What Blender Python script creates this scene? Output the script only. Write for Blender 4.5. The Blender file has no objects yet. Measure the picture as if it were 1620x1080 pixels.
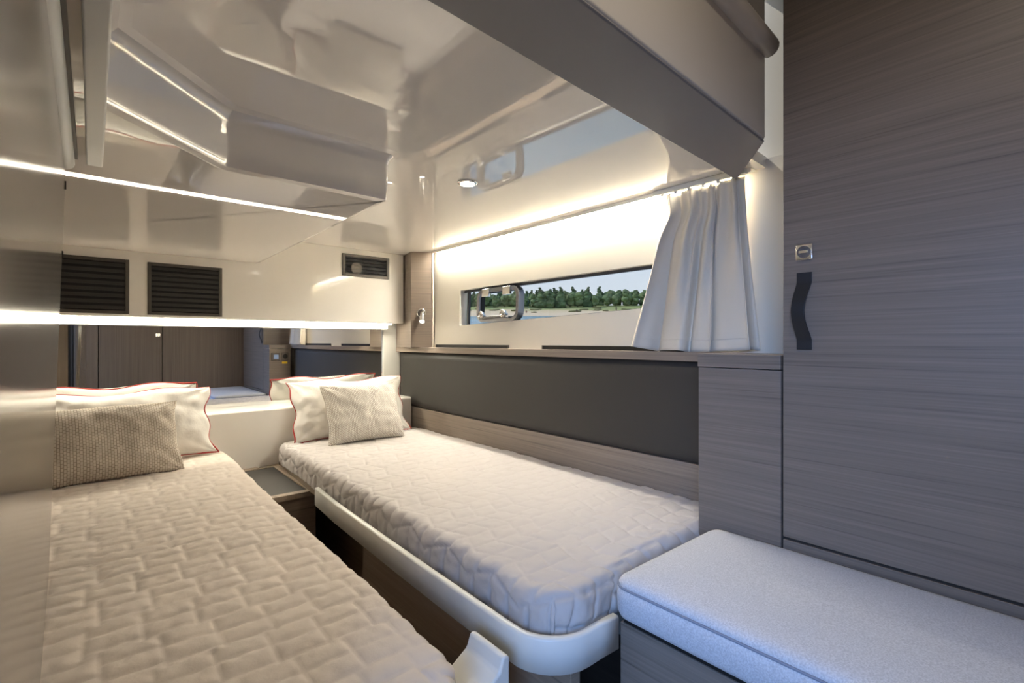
import bpy, bmesh, math, random
import numpy as np
from mathutils import Vector, Matrix, Euler, noise as mnoise
PI = math.pi
random.seed(7)
scn = bpy.context.scene
col = scn.collection
E = 1.02                                   # eye height above the cabin sole; z below is measured from the eye

# ------------------------------------------------------------------ camera
FPX = 780.0
ANG = math.atan((810 - 145) / FPX)          # camera yaw to the right of the cabin's long axis
cam_d = bpy.data.cameras.new('camera'); cam = bpy.data.objects.new('camera', cam_d); col.objects.link(cam)
cam_d.sensor_width = 36; cam_d.lens = FPX / 1620 * 36; cam_d.clip_start = 0.01; cam_d.clip_end = 2000
cam.location = (0, 0, E); cam.rotation_euler = (PI / 2, 0, -ANG)
scn.camera = cam

# ------------------------------------------------------------------ world, sun, exposure
w = bpy.data.worlds.new('sky'); scn.world = w; w.use_nodes = True
nt = w.node_tree; bg = nt.nodes['Background']
tc = nt.nodes.new('ShaderNodeTexCoord'); sp = nt.nodes.new('ShaderNodeSeparateXYZ'); cr = nt.nodes.new('ShaderNodeValToRGB')
nt.links.new(tc.outputs['Generated'], sp.inputs[0]); nt.links.new(sp.outputs['Z'], cr.inputs[0]); nt.links.new(cr.outputs[0], bg.inputs[0])
cr.color_ramp.elements[0].position = 0.03; cr.color_ramp.elements[0].color = (.79, .82, .885, 1)
cr.color_ramp.elements[1].position = 0.6; cr.color_ramp.elements[1].color = (.34, .52, .86, 1)
bg.inputs[1].default_value = .66
sd = bpy.data.lights.new('sun', 'SUN'); sun = bpy.data.objects.new('sun', sd); col.objects.link(sun)
sd.energy = 2.0; sd.angle = .01; sd.color = (1, .95, .86)
sun.rotation_euler = Vector((.28, -.62, -.75)).to_track_quat('-Z', 'Y').to_euler()   # from beyond the head of the cabin, high
# daylight coming in through the open companionway door beside the photographer
ad = bpy.data.lights.new('companionway_daylight', 'AREA'); al = bpy.data.objects.new('companionway_daylight', ad); col.objects.link(al)
ad.shape = 'RECTANGLE'; ad.size = .95; ad.size_y = .55; ad.energy = 37; ad.color = (.26, .49, 1.0)
al.location = (-1.05, -.55, E + .36); al.rotation_euler = Vector((1, .60, -.42)).to_track_quat('-Z', 'Y').to_euler()
scn.view_settings.view_transform = 'Standard'; scn.view_settings.look = 'None'
scn.view_settings.gamma = 1; scn.view_settings.use_curve_mapping = False
scn.view_settings.exposure = 0.65
scn.cycles.use_denoising = True
scn.cycles.max_bounces = 14; scn.cycles.diffuse_bounces = 9; scn.cycles.glossy_bounces = 6; scn.cycles.transparent_max_bounces = 12
scn.cycles.sample_clamp_indirect = 16
scn.cycles.caustics_reflective = False; scn.cycles.caustics_refractive = False

# ------------------------------------------------------------------ materials
def mat(name, color, rough=.5, ior=1.45, metallic=0., coat=0., coat_rough=.03, emit=None, estr=0., sheen=0.):
    m = bpy.data.materials.new(name); m.use_nodes = True
    b = m.node_tree.nodes['Principled BSDF']
    b.inputs['Base Color'].default_value = (*color, 1); b.inputs['Roughness'].default_value = rough
    b.inputs['IOR'].default_value = ior; b.inputs['Metallic'].default_value = metallic
    b.inputs['Coat Weight'].default_value = coat; b.inputs['Coat Roughness'].default_value = coat_rough
    b.inputs['Sheen Weight'].default_value = sheen
    if emit:
        b.inputs['Emission Color'].default_value = (*emit, 1); b.inputs['Emission Strength'].default_value = estr
    return m
def N(m, t): return m.node_tree.nodes.new(t)
def L(m, a, b): m.node_tree.links.new(a, b)
def P(m): return m.node_tree.nodes['Principled BSDF']
def coords(m, scale, kind='Object', rot=(0, 0, 0)):
    t = N(m, 'ShaderNodeTexCoord'); mp = N(m, 'ShaderNodeMapping')
    mp.inputs['Scale'].default_value = scale; mp.inputs['Rotation'].default_value = rot
    L(m, t.outputs[kind], mp.inputs[0]); return mp.outputs[0]
def noise(m, vec, scale=1., detail=4., rough=.55):
    n = N(m, 'ShaderNodeTexNoise'); n.inputs['Scale'].default_value = scale; n.inputs['Detail'].default_value = detail
    n.inputs['Roughness'].default_value = rough; L(m, vec, n.inputs['Vector']); return n.outputs['Fac']
def ramp(m, fac, stops):
    r = N(m, 'ShaderNodeValToRGB'); L(m, fac, r.inputs[0]); el = r.color_ramp.elements
    while len(el) < len(stops): el.new(.5)
    for e, (p, c) in zip(el, stops): e.position = p; e.color = (*c, 1)
    return r.outputs[0]
def bump(m, h, strength=.3, dist=.002):
    b = N(m, 'ShaderNodeBump'); b.inputs['Strength'].default_value = strength; b.inputs['Distance'].default_value = dist
    L(m, h, b.inputs['Height']); L(m, b.outputs[0], P(m).inputs['Normal'])
def wood(name, base, scale, rough=.42, dark=.62):
    m = mat(name, base, rough, 1.45)
    v = coords(m, scale); n1 = noise(m, v, 1., 5., .6)
    v2 = coords(m, tuple(s * .30 for s in scale)); n2 = noise(m, v2, 1., 3., .5)
    mx = N(m, 'ShaderNodeMath'); mx.operation = 'MULTIPLY_ADD'; mx.inputs[1].default_value = .42; L(m, n2, mx.inputs[0])
    ml = N(m, 'ShaderNodeMath'); ml.operation = 'MULTIPLY'; ml.inputs[1].default_value = .58; L(m, n1, ml.inputs[0]); L(m, ml.outputs[0], mx.inputs[2])
    c = ramp(m, mx.outputs[0], [(.34, tuple(q * dark for q in base)), (.43, tuple(q * .90 for q in base)), (.52, base), (.66, tuple(min(1, q * 1.20) for q in base))])
    L(m, c, P(m).inputs['Base Color']); bump(m, n1, .12, .001)
    return m
WB = (.195, .158, .13)
M = {}
M['wood'] = wood('ash_laminate_horizontal_grain', WB, (3.2, 3.2, 300))
M['wood_lit'] = wood('ash_lit_horizontal_grain', (.26, .21, .168), (3.2, 3.2, 300))  # same ash laminate made paler, the warm light on it put into the colour
M['wood_v'] = wood('ash_laminate_vertical_grain', (.21, .165, .13), (150, 150, 2.2))
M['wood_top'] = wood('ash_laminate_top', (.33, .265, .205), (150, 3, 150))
M['wood_dark'] = wood('dark_ash_laminate', (.26, .20, .15), (3, 3, 220))
M['gelcoat'] = mat('glossy_headliner_gelcoat', (.90, .875, .835), .006, 2.3)
M['gel_wall'] = mat('glossy_cream_wall', (.91, .885, .835), .07, 1.6)
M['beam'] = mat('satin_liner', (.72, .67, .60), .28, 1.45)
M['beam_under'] = mat('beam_underside_grey', (.25, .238, .24), .5)  # underside of the beam, darker grey than its sides
M['white'] = mat('white_moulded_plastic', (.72, .72, .68), .28, 1.45)
M['cream'] = mat('cream_vinyl_hull_lining', (.68, .645, .57), .42, 1.45)
v = coords(M['cream'], (400, 400, 400)); bump(M['cream'], noise(M['cream'], v, 1, 2), .08, .0006)
M['leather'] = mat('charcoal_leather', (.040, .037, .033), .5, 1.45)
v = coords(M['leather'], (500, 500, 500)); bump(M['leather'], noise(M['leather'], v, 1, 3), .12, .0008)
M['strap'] = mat('black_leather_strap', (.018, .017, .018), .45)
M['quiltL'] = mat('beige_quilted_cotton', (.64, .57, .505), .85, sheen=.15)
M['quiltR'] = mat('pale_quilted_cotton', (.50, .47, .455), .85, sheen=.15)
for k in ('quiltL', 'quiltR'):
    v = coords(M[k], (55, 55, 55)); bump(M[k], noise(M[k], v, 1, 5, .65), .28, .004)
M['cotton'] = mat('white_cotton', (.74, .715, .67), .8, sheen=.1)
v = coords(M['cotton'], (14, 14, 14)); bump(M['cotton'], noise(M['cotton'], v, 1, 4), .35, .012)
M['piping'] = mat('red_piping', (.36, .035, .03), .6)
def weave(name, light, dark, sx, sy, bw=.5, rh=.25, mortar=.03):
    m = mat(name, light, .8, sheen=.1)
    b = N(m, 'ShaderNodeTexBrick'); L(m, coords(m, (sx, sy, 1), 'UV', (0, 0, PI / 2)), b.inputs['Vector'])
    b.inputs['Color1'].default_value = (*light, 1); b.inputs['Color2'].default_value = (*(q * .86 for q in light), 1)
    b.inputs['Mortar'].default_value = (*dark, 1); b.inputs['Scale'].default_value = 1; b.inputs['Mortar Size'].default_value = mortar
    b.inputs['Mortar Smooth'].default_value = .3; b.inputs['Brick Width'].default_value = bw; b.inputs['Row Height'].default_value = rh
    L(m, b.outputs['Color'], P(m).inputs['Base Color']); return m
M['weaveL'] = weave('taupe_honeycomb_weave', (.58, .52, .44), (.23, .185, .145), 30, 30, .85, .58, .06)
M['weaveR'] = weave('pale_basket_weave', (.74, .71, .66), (.30, .26, .21), 31, 31, .80, .50, .075)
M['bench'] = mat('pale_woven_upholstery', (.60, .61, .66), .9, sheen=.2)
b = N(M['bench'], 'ShaderNodeTexNoise'); b.inputs['Scale'].default_value = 1; b.inputs['Detail'].default_value = 3
L(M['bench'], coords(M['bench'], (420, 420, 420)), b.inputs['Vector'])
L(M['bench'], ramp(M['bench'], b.outputs['Fac'], [(.35, (.44, .45, .49)), (.65, (.60, .61, .65))]), P(M['bench']).inputs['Base Color']); bump(M['bench'], b.outputs['Fac'], .35, .0015)
M['seam'] = mat('shadowed_blue_grey_seam', (.22, .24, .30), .9)
M['curtain'] = mat('off_white_curtain_cloth', (.68, .62, .52), .75, sheen=.1)
M['chrome'] = mat('chrome', (.75, .74, .72), .12, metallic=1.)
M['dark_metal'] = mat('bronze_grey_metal', (.085, .076, .066), .45, metallic=.25)
M['slat'] = mat('dark_louvre_slat', (.022, .020, .018), .35)
M['black'] = mat('black_plastic', (.006, .006, .006), .6)
M['mirror'] = mat('mirror_glass', (.80, .80, .78), .004, metallic=1.)
M['sole'] = wood('cabin_sole', (.10, .075, .06), (140, 4, 140))
M['led'] = mat('led_diffuser', (.9, .85, .7), .5, emit=(1.0, .92, .76), estr=20.)
M['led2'] = mat('led_diffuser_hull', (.9, .85, .7), .5, emit=(1.0, .93, .79), estr=82.)
M['lamp_glow'] = mat('lamp_lens', (.9, .9, .85), .4, emit=(1.0, .90, .72), estr=22.)
M['panel'] = mat('gloss_door_laminate', (.20, .175, .145), .13, 1.8)
M['frame'] = mat('anodised_window_frame', (.035, .038, .042), .35)
M['steel'] = mat('brushed_steel', (.22, .22, .235), .38, metallic=1.)
M['rubber'] = mat('grey_seal', (.28, .35, .40), .5)
M['socket'] = mat('taupe_socket_plate', (.12, .10, .085), .5)
M['yellow'] = mat('yellow_sticker', (.80, .52, .02), .5)
M['screen'] = mat('lit_control_display', (.02, .02, .03), .3, emit=(.6, .75, 1.), estr=.25)
# architectural pane: clear with a mirror-like sheen
gm = bpy.data.materials.new('window_pane_glass'); gm.use_nodes = True; g = gm.node_tree; g.nodes.remove(g.nodes['Principled BSDF'])
tr = g.nodes.new('ShaderNodeBsdfTransparent'); gl = g.nodes.new('ShaderNodeBsdfGlossy'); gl.inputs['Roughness'].default_value = .01
tr.inputs[0].default_value = (.93, .96, .96, 1)
fr = g.nodes.new('ShaderNodeFresnel'); mx = g.nodes.new('ShaderNodeMixShader'); ge = g.nodes.new('ShaderNodeNewGeometry')
mu = g.nodes.new('ShaderNodeMath'); mu.operation = 'SUBTRACT'; mu.use_clamp = True; g.links.new(fr.outputs[0], mu.inputs[0]); g.links.new(ge.outputs['Backfacing'], mu.inputs[1])   # only the outer skin of the pane reflects
g.links.new(mu.outputs[0], mx.inputs[0]); g.links.new(tr.outputs[0], mx.inputs[1]); g.links.new(gl.outputs[0], mx.inputs[2]); g.links.new(mx.outputs[0], g.nodes['Material Output'].inputs[0])
M['glass'] = gm

# ------------------------------------------------------------------ mesh helpers
class MB:
    def __init__(s): s.v = []; s.f = []
    def add(s, vs, fs):
        o = len(s.v); s.v += [tuple(p) for p in vs]; s.f += [tuple(i + o for i in q) for q in fs]; return s
    def box(s, x0, x1, y0, y1, z0, z1):
        return s.add([(x0, y0, z0), (x1, y0, z0), (x1, y1, z0), (x0, y1, z0), (x0, y0, z1), (x1, y0, z1), (x1, y1, z1), (x0, y1, z1)],
                     [(0, 3, 2, 1), (4, 5, 6, 7), (0, 1, 5, 4), (1, 2, 6, 5), (2, 3, 7, 6), (3, 0, 4, 7)])
    def prism(s, poly, z0, z1, axis=2):
        a = sum(poly[i][0] * poly[(i + 1) % len(poly)][1] - poly[(i + 1) % len(poly)][0] * poly[i][1] for i in range(len(poly)))
        if a < 0: poly = poly[::-1]
        n = len(poly)
        def mk(p, h): return {2: (p[0], p[1], h), 1: (p[0], h, p[1]), 0: (h, p[0], p[1])}[axis]
        vs = [mk(p, z0) for p in poly] + [mk(p, z1) for p in poly]
        fs = [tuple(range(n))[::-1], tuple(range(n, 2 * n))] + [(i, (i + 1) % n, n + (i + 1) % n, n + i) for i in range(n)]
        if axis == 1: fs = [q[::-1] for q in fs]
        return s.add(vs, fs)
    def tube(s, pts, r, n=8, closed=False, cap=True):
        pts = [Vector(p) for p in pts]; m = len(pts); rings = []; up = None
        for i, p in enumerate(pts):
            if closed: t = pts[(i + 1) % m] - pts[i - 1]
            else: t = pts[min(i + 1, m - 1)] - pts[max(i - 1, 0)]
            t.normalize()
            if up is None: up = t.orthogonal().normalized()
            up = (up - t * up.dot(t)); up = up.normalized() if up.length > 1e-6 else t.orthogonal().normalized()
            sd_ = t.cross(up); rr = r[i] if isinstance(r, (list, tuple)) else r
            rings.append([p + (up * math.cos(2 * PI * k / n) + sd_ * math.sin(2 * PI * k / n)) * rr for k in range(n)])
        vs = [q for R_ in rings for q in R_]; fs = []
        for i in range(m if closed else m - 1):
            j = (i + 1) % m
            fs += [(i * n + k, i * n + (k + 1) % n, j * n + (k + 1) % n, j * n + k) for k in range(n)]
        if cap and not closed: fs += [tuple(range(n))[::-1], tuple(range((m - 1) * n, m * n))]
        return s.add(vs, fs)
    def sweep(s, path, sec, closed=False):
        """plan path [(x,y)], section [(offset to the right of travel, z)]"""
        m = len(path); k = len(sec); vs = []
        for i, (x, y) in enumerate(path):
            a = path[min(i + 1, m - 1)]; b_ = path[max(i - 1, 0)]; t = Vector((a[0] - b_[0], a[1] - b_[1])).normalized(); nn = (t.y, -t.x)
            vs += [(x + nn[0] * o, y + nn[1] * o, z) for o, z in sec]
        fs = [(i * k + j, (i + 1) * k + j, (i + 1) * k + (j + 1) % k, i * k + (j + 1) % k) for i in range(m - 1) for j in range(k)]
        fs += [tuple(range(k)), tuple(range((m - 1) * k, m * k))[::-1]]
        return s.add(vs, fs)
    def lathe(s, c, axis, prof, n=20):
        """prof [(along axis, radius)] round an axis through c"""
        ax = Vector(axis).normalized(); u = ax.orthogonal().normalized(); q = ax.cross(u); c = Vector(c); vs = []
        for h, r in prof: vs += [c + ax * h + (u * math.cos(2 * PI * k / n) + q * math.sin(2 * PI * k / n)) * r for k in range(n)]
        m = len(prof)
        fs = [(i * n + k, i * n + (k + 1) % n, (i + 1) * n + (k + 1) % n, (i + 1) * n + k) for i in range(m - 1) for k in range(n)]
        fs += [tuple(range(n))[::-1], tuple(range((m - 1) * n, m * n))]
        return s.add(vs, fs)
    def build(s, name, material, parent=None, bevel=0, seg=2, smooth=False, loc=None):
        base = Vector(loc) if loc is not None else Vector((0, 0, 0))
        if parent is not None: base = Vector(parent['_o'])
        me = bpy.data.meshes.new(name); me.from_pydata([tuple(Vector(p) - base) for p in s.v], [], s.f)
        bm = bmesh.new(); bm.from_mesh(me); bmesh.ops.recalc_face_normals(bm, faces=bm.faces); bm.to_mesh(me); bm.free()
        return link(name, me, material, parent, base, bevel, seg, smooth)
def link(name, me, material, parent=None, base=(0, 0, 0), bevel=0, seg=2, smooth=False):
    if material is not None: me.materials.append(M[material] if isinstance(material, str) else material)
    o = bpy.data.objects.new(name, me); col.objects.link(o); base = Vector(base)
    if parent is not None: o.parent = parent; o['_o'] = parent['_o']
    else: o.location = base + Vector((0, 0, E)); o['_o'] = tuple(base)
    if smooth:
        me.polygons.foreach_set('use_smooth', [True] * len(me.polygons))
    if bevel:
        md = o.modifiers.new('bevel', 'BEVEL'); md.width = bevel; md.segments = seg; md.limit_method = 'ANGLE'; md.angle_limit = .6
        md.harden_normals = False
        me.polygons.foreach_set('use_smooth', [True] * len(me.polygons))
        wn = o.modifiers.new('weighted', 'WEIGHTED_NORMAL'); wn.keep_sharp = False
    return o
def thing(name, label, cat, loc=(0, 0, 0), group=None):
    o = bpy.data.objects.new(name, None); col.objects.link(o); o.empty_display_size = .05
    o.location = Vector(loc) + Vector((0, 0, E)); o['_o'] = tuple(loc)
    return tag(o, label, cat, group)
def tag(o, label, cat=None, group=None):
    o['label'] = label
    if cat: o['category'] = cat
    if group: o['group'] = group
    return o
def struct(o, label=None, cat=None):
    o['kind'] = 'structure'
    if label: o['label'] = label
    if cat: o['category'] = cat
    return o

# ------------------------------------------------------------------ the setting
ZC = .475       # low ceiling over the berths
ZS = .355       # underside of the soffit
YW = 2.45       # face of the upper head wall
struct(MB().box(-1.3, 1.6, -.40, 2.75, -1.06, -1.02).build('floor', 'sole'), 'dark wooden cabin sole between the two berths', 'floor')
struct(MB().prism([(-.34, .50), (1.50, .58), (1.50, 2.64), (-.34, 2.64)], ZC, ZC + .03).build('ceiling', 'gelcoat'), 'low glossy cream ceiling over the two berths', 'ceiling')
struct(MB().box(-1.30, 1.60, -.40, .60, .96, 1.0).build('ceiling_raised', 'gel_wall'), 'raised pale ceiling above the entrance side of the cabin', 'ceiling')

def rounded(poly, r, n=5, only=None):
    out = []; m = len(poly)
    for i, p in enumerate(poly):
        if only is not None and i not in only: out.append(p); continue
        p = Vector(p); a = (Vector(poly[i - 1]) - p).normalized(); b_ = (Vector(poly[(i + 1) % m]) - p).normalized()
        h = a.angle(b_) / 2; d = r / math.tan(h); c = p + (a + b_).normalized() * (r / math.sin(h))
        s0 = p + a * d - c; s1 = p + b_ * d - c; t0 = math.atan2(s0.y, s0.x); dt = (math.atan2(s1.y, s1.x) - t0 + PI) % (2 * PI) - PI
        out += [(c.x + r * math.cos(t0 + dt * k / n), c.y + r * math.sin(t0 + dt * k / n)) for k in range(n + 1)]
    return out
# soffit: vertical face, fillet into the ceiling, small bevel below
spoly = [(-.34, 2.50), (-.34, .02), (.016, .02), (.016, .953), (.212, 1.147), (.575, 1.155), (.587, 2.50)]
front = rounded(spoly, .012, 4, only=(4, 5))
def offset_poly(poly, d):
    out = []; m = len(poly)
    for i in range(m):
        p = Vector(poly[i]); a = (p - Vector(poly[i - 1])).normalized(); b_ = (Vector(poly[(i + 1) % m]) - p).normalized()
        n1 = Vector((a.y, -a.x)); n2 = Vector((b_.y, -b_.x)); k = (n1 + n2).normalized(); out.append(tuple(p + k * (d / max(.4, k.dot(n1)))))
    return out
mb = MB(); levels = [(-.018, ZS), (-.004, ZS + .004), (0, ZS + .022), (0, ZC - .03), (.004, ZC - .015), (.014, ZC - .004), (.03, ZC)]
n = len(front)
for off, z in levels: mb.v += [(x, y, z) for x, y in offset_poly(front, off)]
for k in range(len(levels) - 1): mb.f += [(k * n + i, k * n + (i + 1) % n, (k + 1) * n + (i + 1) % n, (k + 1) * n + i) for i in range(n)]
mb.f += [tuple(range(n))[::-1]]
o = struct(mb.build('ceiling_soffit', 'gelcoat'), 'glossy boxed-in drop of the ceiling above the left berth with a slanted corner', 'soffit')
o.data.polygons.foreach_set('use_smooth', [len(p.vertices) == 4 for p in o.data.polygons]); md = o.modifiers.new('split', 'EDGE_SPLIT'); md.split_angle = .5
struct(MB().box(-.008, .0165, .02, 1.25, .338, ZS - .001).build('trim_1', 'white', bevel=.003), 'flat pale trim strip under the soffit beside the door track', 'trim')
o = thing('door_track', 'rounded pale track that the glossy sliding door hangs from', 'track', (-.05, .6, .325))
mb = MB(); mb.tube([(-.036, .05 + i * .0595, .334) for i in range(21)], .0125, 14); mb.build('rail', 'white', o, smooth=True)
MB().box(-.052, -.020, .05, 1.24, .343, ZS - .001).build('track_bed', 'dark_metal', o)
# deep beam with its slanted end
bpoly = [(-.6, .50), (1.36, .636), (1.147, .473), (-.6, .365)]
o = struct(MB().prism(bpoly, .452, .96).build('ceiling_beam', 'beam', bevel=.006), 'deep pale grey beam crossing the cabin ceiling with a slanted end', 'beam')
MB().prism(offset_poly(bpoly[::-1], -.001), .446, .4525).build('underside_slab', 'beam_under', o, bevel=.003)
struct(MB().tube([(-.6 + .0875 * i, .357 + .0054 * i, .655) for i in range(21)], .022, 14).build('trim_2', 'beam', smooth=True), 'rounded gutter moulding high on the near face of the beam', 'trim')
# head wall
struct(MB().box(-.34, 1.305, YW, 2.60, .098, ZC).build('wall_head', 'gel_wall', bevel=.003), 'glossy cream upper wall at the head of the berths', 'wall')
struct(MB().box(-.34, 1.60, 2.60, 2.66, -1.02, .60).build('wall_head_backing', 'cream'), 'plain wall behind the mirror at the head of the berths', 'wall')
struct(MB().box(1.243, 1.345, 2.57, 2.60, -.60, .097).build('trim_3', 'white', bevel=.002), 'narrow white upright between the mirror and the leather panel', 'trim')
# left side
struct(MB().prism([(-.12, .34), (-.105, .34), (-.105, 1.315), (-.12, 1.315)], -1.02, .36).build('wall_left', 'wood_v'), 'wall behind the sliding door', 'wall')
struct(MB().box(-.36, -.12, 1.30, 1.315, -1.02, .36).build('wall_left_return', 'wood_v'), 'short return wall beside the left berth', 'wall')
struct(MB().box(-.36, -.34, 1.315, 2.66, -1.02, .60).build('wall_left_head', 'wood_v'), 'left wall beside the pillows', 'wall')
# entrance side: wooden bulkhead behind the camera, with its door
struct(MB().box(-.06, .04, -.36, -.31, -1.02, .96).box(.492, 1.15, -.36, -.31, -1.02, .96).box(.04, .492, -.36, -.31, .72, .96).build('wall_back', 'wood_v'), 'wooden bulkhead facing the heads of the berths', 'wall')
struct(MB().box(-.12, 1.60, -.41, -.37, -1.02, .96).build('wall_back_backing', 'wood_v'), 'closed bulkhead behind the cabin door', 'wall')
d = struct(MB().box(.046, .486, -.35, -.312, -1.0, .715).build('door_1', 'wood_v', bevel=.002), 'grey wooden cabin door opposite the berths', 'door')
MB().box(.44, .475, -.312, -.304, .04, .075).build('latch', 'chrome', d, bevel=.002)
struct(MB().box(-.10, -.06, -.36, -.30, -1.02, .96).box(-.12, -.10, .31, .34, -1.02, .36).box(-.12, -.10, -.36, .34, .36, .96).build('trim_4', 'wood_v'), 'wooden frame of the open companionway doorway', 'trim')
# hull side: leaning lining with the window cut into it
def hx(z): return 1.384 + .042 * z
WY0, WY1 = .66, 2.03
def hole(y, top): return .254 if top else .0785 + (2.03 - y) * .029
mb = MB(); T = .055
outer = [(.30, -.06), (2.56, -.06), (2.56, .50), (.30, .50)]
inner = [(WY0, hole(WY0, 0)), (WY1, hole(WY1, 0)), (WY1, .254), (WY0, .254)]
inner = rounded(inner, .006, 3)
seq = []
for off in (0, T):
    for (y, z) in outer: seq.append((hx(z) + off, y, z))
    for (y, z) in inner: seq.append((hx(z) + off, y, z))
ni = len(inner); q = 4 + ni; mb.v = seq; per = ni // 4
for off in (0, q):
    for k in range(4):
        idx = [4 + k * per + j for j in range(per)]
        nxt = 4 + ((k + 1) % 4) * per
        f1 = [k] + [i for i in idx[::-1]]; mb.f.append(tuple(off + i for i in f1))
        mb.f.append(tuple(off + i for i in (k, idx[-1], nxt, (k + 1) % 4)))
mb.f += [(4 + i, 4 + (i + 1) % ni, q + 4 + (i + 1) % ni, q + 4 + i) for i in range(ni)]
mb.f += [(i, (i + 1) % 4, q + (i + 1) % 4, q + i) for i in range(4)]
struct(mb.build('wall_hull', 'cream'), 'cream padded hull side around the long window', 'wall')
struct(MB().box(1.40, 1.46, -.40, 2.66, -1.02, -.062).build('wall_hull_lower', 'cream'), 'hull side below the shelf', 'wall')
struct(MB().box(1.46, 1.50, -.40, .62, -.062, .96).build('wall_hull_entrance', 'cream'), 'hull side behind the wardrobe', 'wall')
struct(MB().box(1.425, 1.46, .28, .70, .50, .96).build('wall_hull_upper', 'cream'), 'hull side above the curtain', 'wall')

# window: frame, pane, opening port
win = thing('window_1', 'long narrow hull window looking out on a beach', 'window', (hx(.1) + .03, 1.3, .09)); win['kind'] = 'structure'
XF = .030
def hp(y, z, o=0): return (hx(z) + XF + o, y, z)
def bar(mb_, a, b_, w_, d_=.012):
    (ya, za), (yb, zb) = a, b_; t = Vector((yb - ya, zb - za)).normalized(); nn = Vector((-t.y, t.x)) * w_
    pts = [(ya, za), (yb, zb), (yb + nn.x, zb + nn.y), (ya + nn.x, za + nn.y)]
    vs = [hp(y, z, -d_ / 2) for y, z in pts] + [hp(y, z, d_ / 2) for y, z in pts]
    return mb_.add(vs, [(0, 1, 2, 3), (7, 6, 5, 4), (0, 4, 5, 1), (1, 5, 6, 2), (2, 6, 7, 3), (3, 7, 4, 0)])
bar(MB(), (WY0, .254), (WY1, .254), -.011).build('frame_rail', 'frame', win)
bar(MB(), (WY0, hole(WY0, 0)), (WY1, hole(WY1, 0)), .003).build('frame_rail', 'frame', win)
bar(MB(), (WY1 - .030, hole(WY1, 0)), (WY1 - .030, .25), .011).build('frame_stile', 'frame', win)
bar(MB(), (WY1 - .019, hole(WY1, 0)), (WY1 - .019, .25), -.018 + .037, .006).build('seal', 'rubber', win)
mb = MB(); pts = [(WY0, hole(WY0, 0)), (WY1, hole(WY1, 0)), (WY1, .254), (WY0, .254)]
mb.add([hp(y, z, .004) for y, z in pts] + [hp(y, z, .008) for y, z in pts], [(0, 1, 2, 3), (7, 6, 5, 4), (0, 4, 5, 1), (1, 5, 6, 2), (2, 6, 7, 3), (3, 7, 4, 0)])
mb.build('pane', 'glass', win)
# opening port set in the pane
py0, py1, pz0, pz1 = 1.585, 1.885, .090, .244
port = None
def port_ring(i0, i1, x0, x1):
    a = rounded([(py0 + i0, pz0 + i0), (py1 - i0, pz0 + i0), (py1 - i0, pz1 - i0), (py0 + i0, pz1 - i0)], .045 - min(i0, .03), 6)
    b_ = rounded([(py0 + i1, pz0 + i1), (py1 - i1, pz0 + i1), (py1 - i1, pz1 - i1), (py0 + i1, pz1 - i1)], .045 - min(i1, .03), 6)
    m_ = MB(); k = len(a)
    for ring, xo in ((a, x0), (a, x1), (b_, x1), (b_, x0)): m_.v += [hp(y, z, xo) for y, z in ring]
    for r_ in range(4):
        m_.f += [(r_ * k + i, r_ * k + (i + 1) % k, ((r_ + 1) % 4) * k + (i + 1) % k, ((r_ + 1) % 4) * k + i) for i in range(k)]
    return m_
port = port_ring(0, .017, -.034, .0).build('port_frame', 'steel', win, smooth=False)
port_ring(.014, .020, -.022, .0).build('port_seal', 'black', port)
for yy in (1.66, 1.81):
    m_ = MB(); m_.add([hp(yy + a, z, x) for x in (-.044, -.030) for a, z in ((-.026, .206), (.026, .206), (.026, .243), (-.026, .243))],
          [(0, 1, 2, 3), (7, 6, 5, 4), (0, 4, 5, 1), (1, 5, 6, 2), (2, 6, 7, 3), (3, 7, 4, 0)]); m_.build('hinge', 'chrome', port, bevel=.003)
for yy in (1.66, 1.82):
    m_ = MB(); m_.lathe(hp(yy, .118, -.034), (-1, 0, .2), [(0, .008), (.012, .008), (.014, .016), (.026, .018), (.030, .014)], 14)
    m_.build('port_latch_knob', 'chrome', port, smooth=True)
MB().tube([hp(1.64, .106, -.04), hp(1.70, .112, -.046), hp(1.78, .110, -.046), hp(1.84, .106, -.04)], .006, 8).build('locking_bar', 'steel', port, smooth=True)

# ------------------------------------------------------------------ built-in joinery on the hull side
sh = thing('shelf', 'long wooden shelf under the hull window', 'shelf', (1.33, 1.6, -.058))
MB().box(1.328, 1.40, .64, 2.60, -.056, -.034).build('board', 'wood_top', sh, bevel=.002)
MB().box(1.322, 1.328, .64, 2.57, -.058, -.030).build('front_lip', 'wood_lit', sh, bevel=.0015)
for k, (y0, y1, lab) in enumerate(((1.64, 2.235, 'narrow dark vent slot on the shelf below the opening port'), (.80, 1.43, 'long dark vent slot on the shelf running behind the curtain'))):
    t = thing('vent_slot', lab, 'vent', (hx(0), (y0 + y1) / 2, -.034))
    x = hx(-.02)
    MB().box(x - .004, x - .001, y0 + .004, y1 - .004, -.0325, -.0175).build('opening', 'black', t)
    MB().box(x - .007, x - .001, y0, y1, -.0175, -.0155).box(x - .007, x - .001, y0, y0 + .003, -.0335, -.0175).box(x - .007, x - .001, y1 - .003, y1, -.0335, -.0175).build('frame', 'dark_metal', t)
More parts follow.
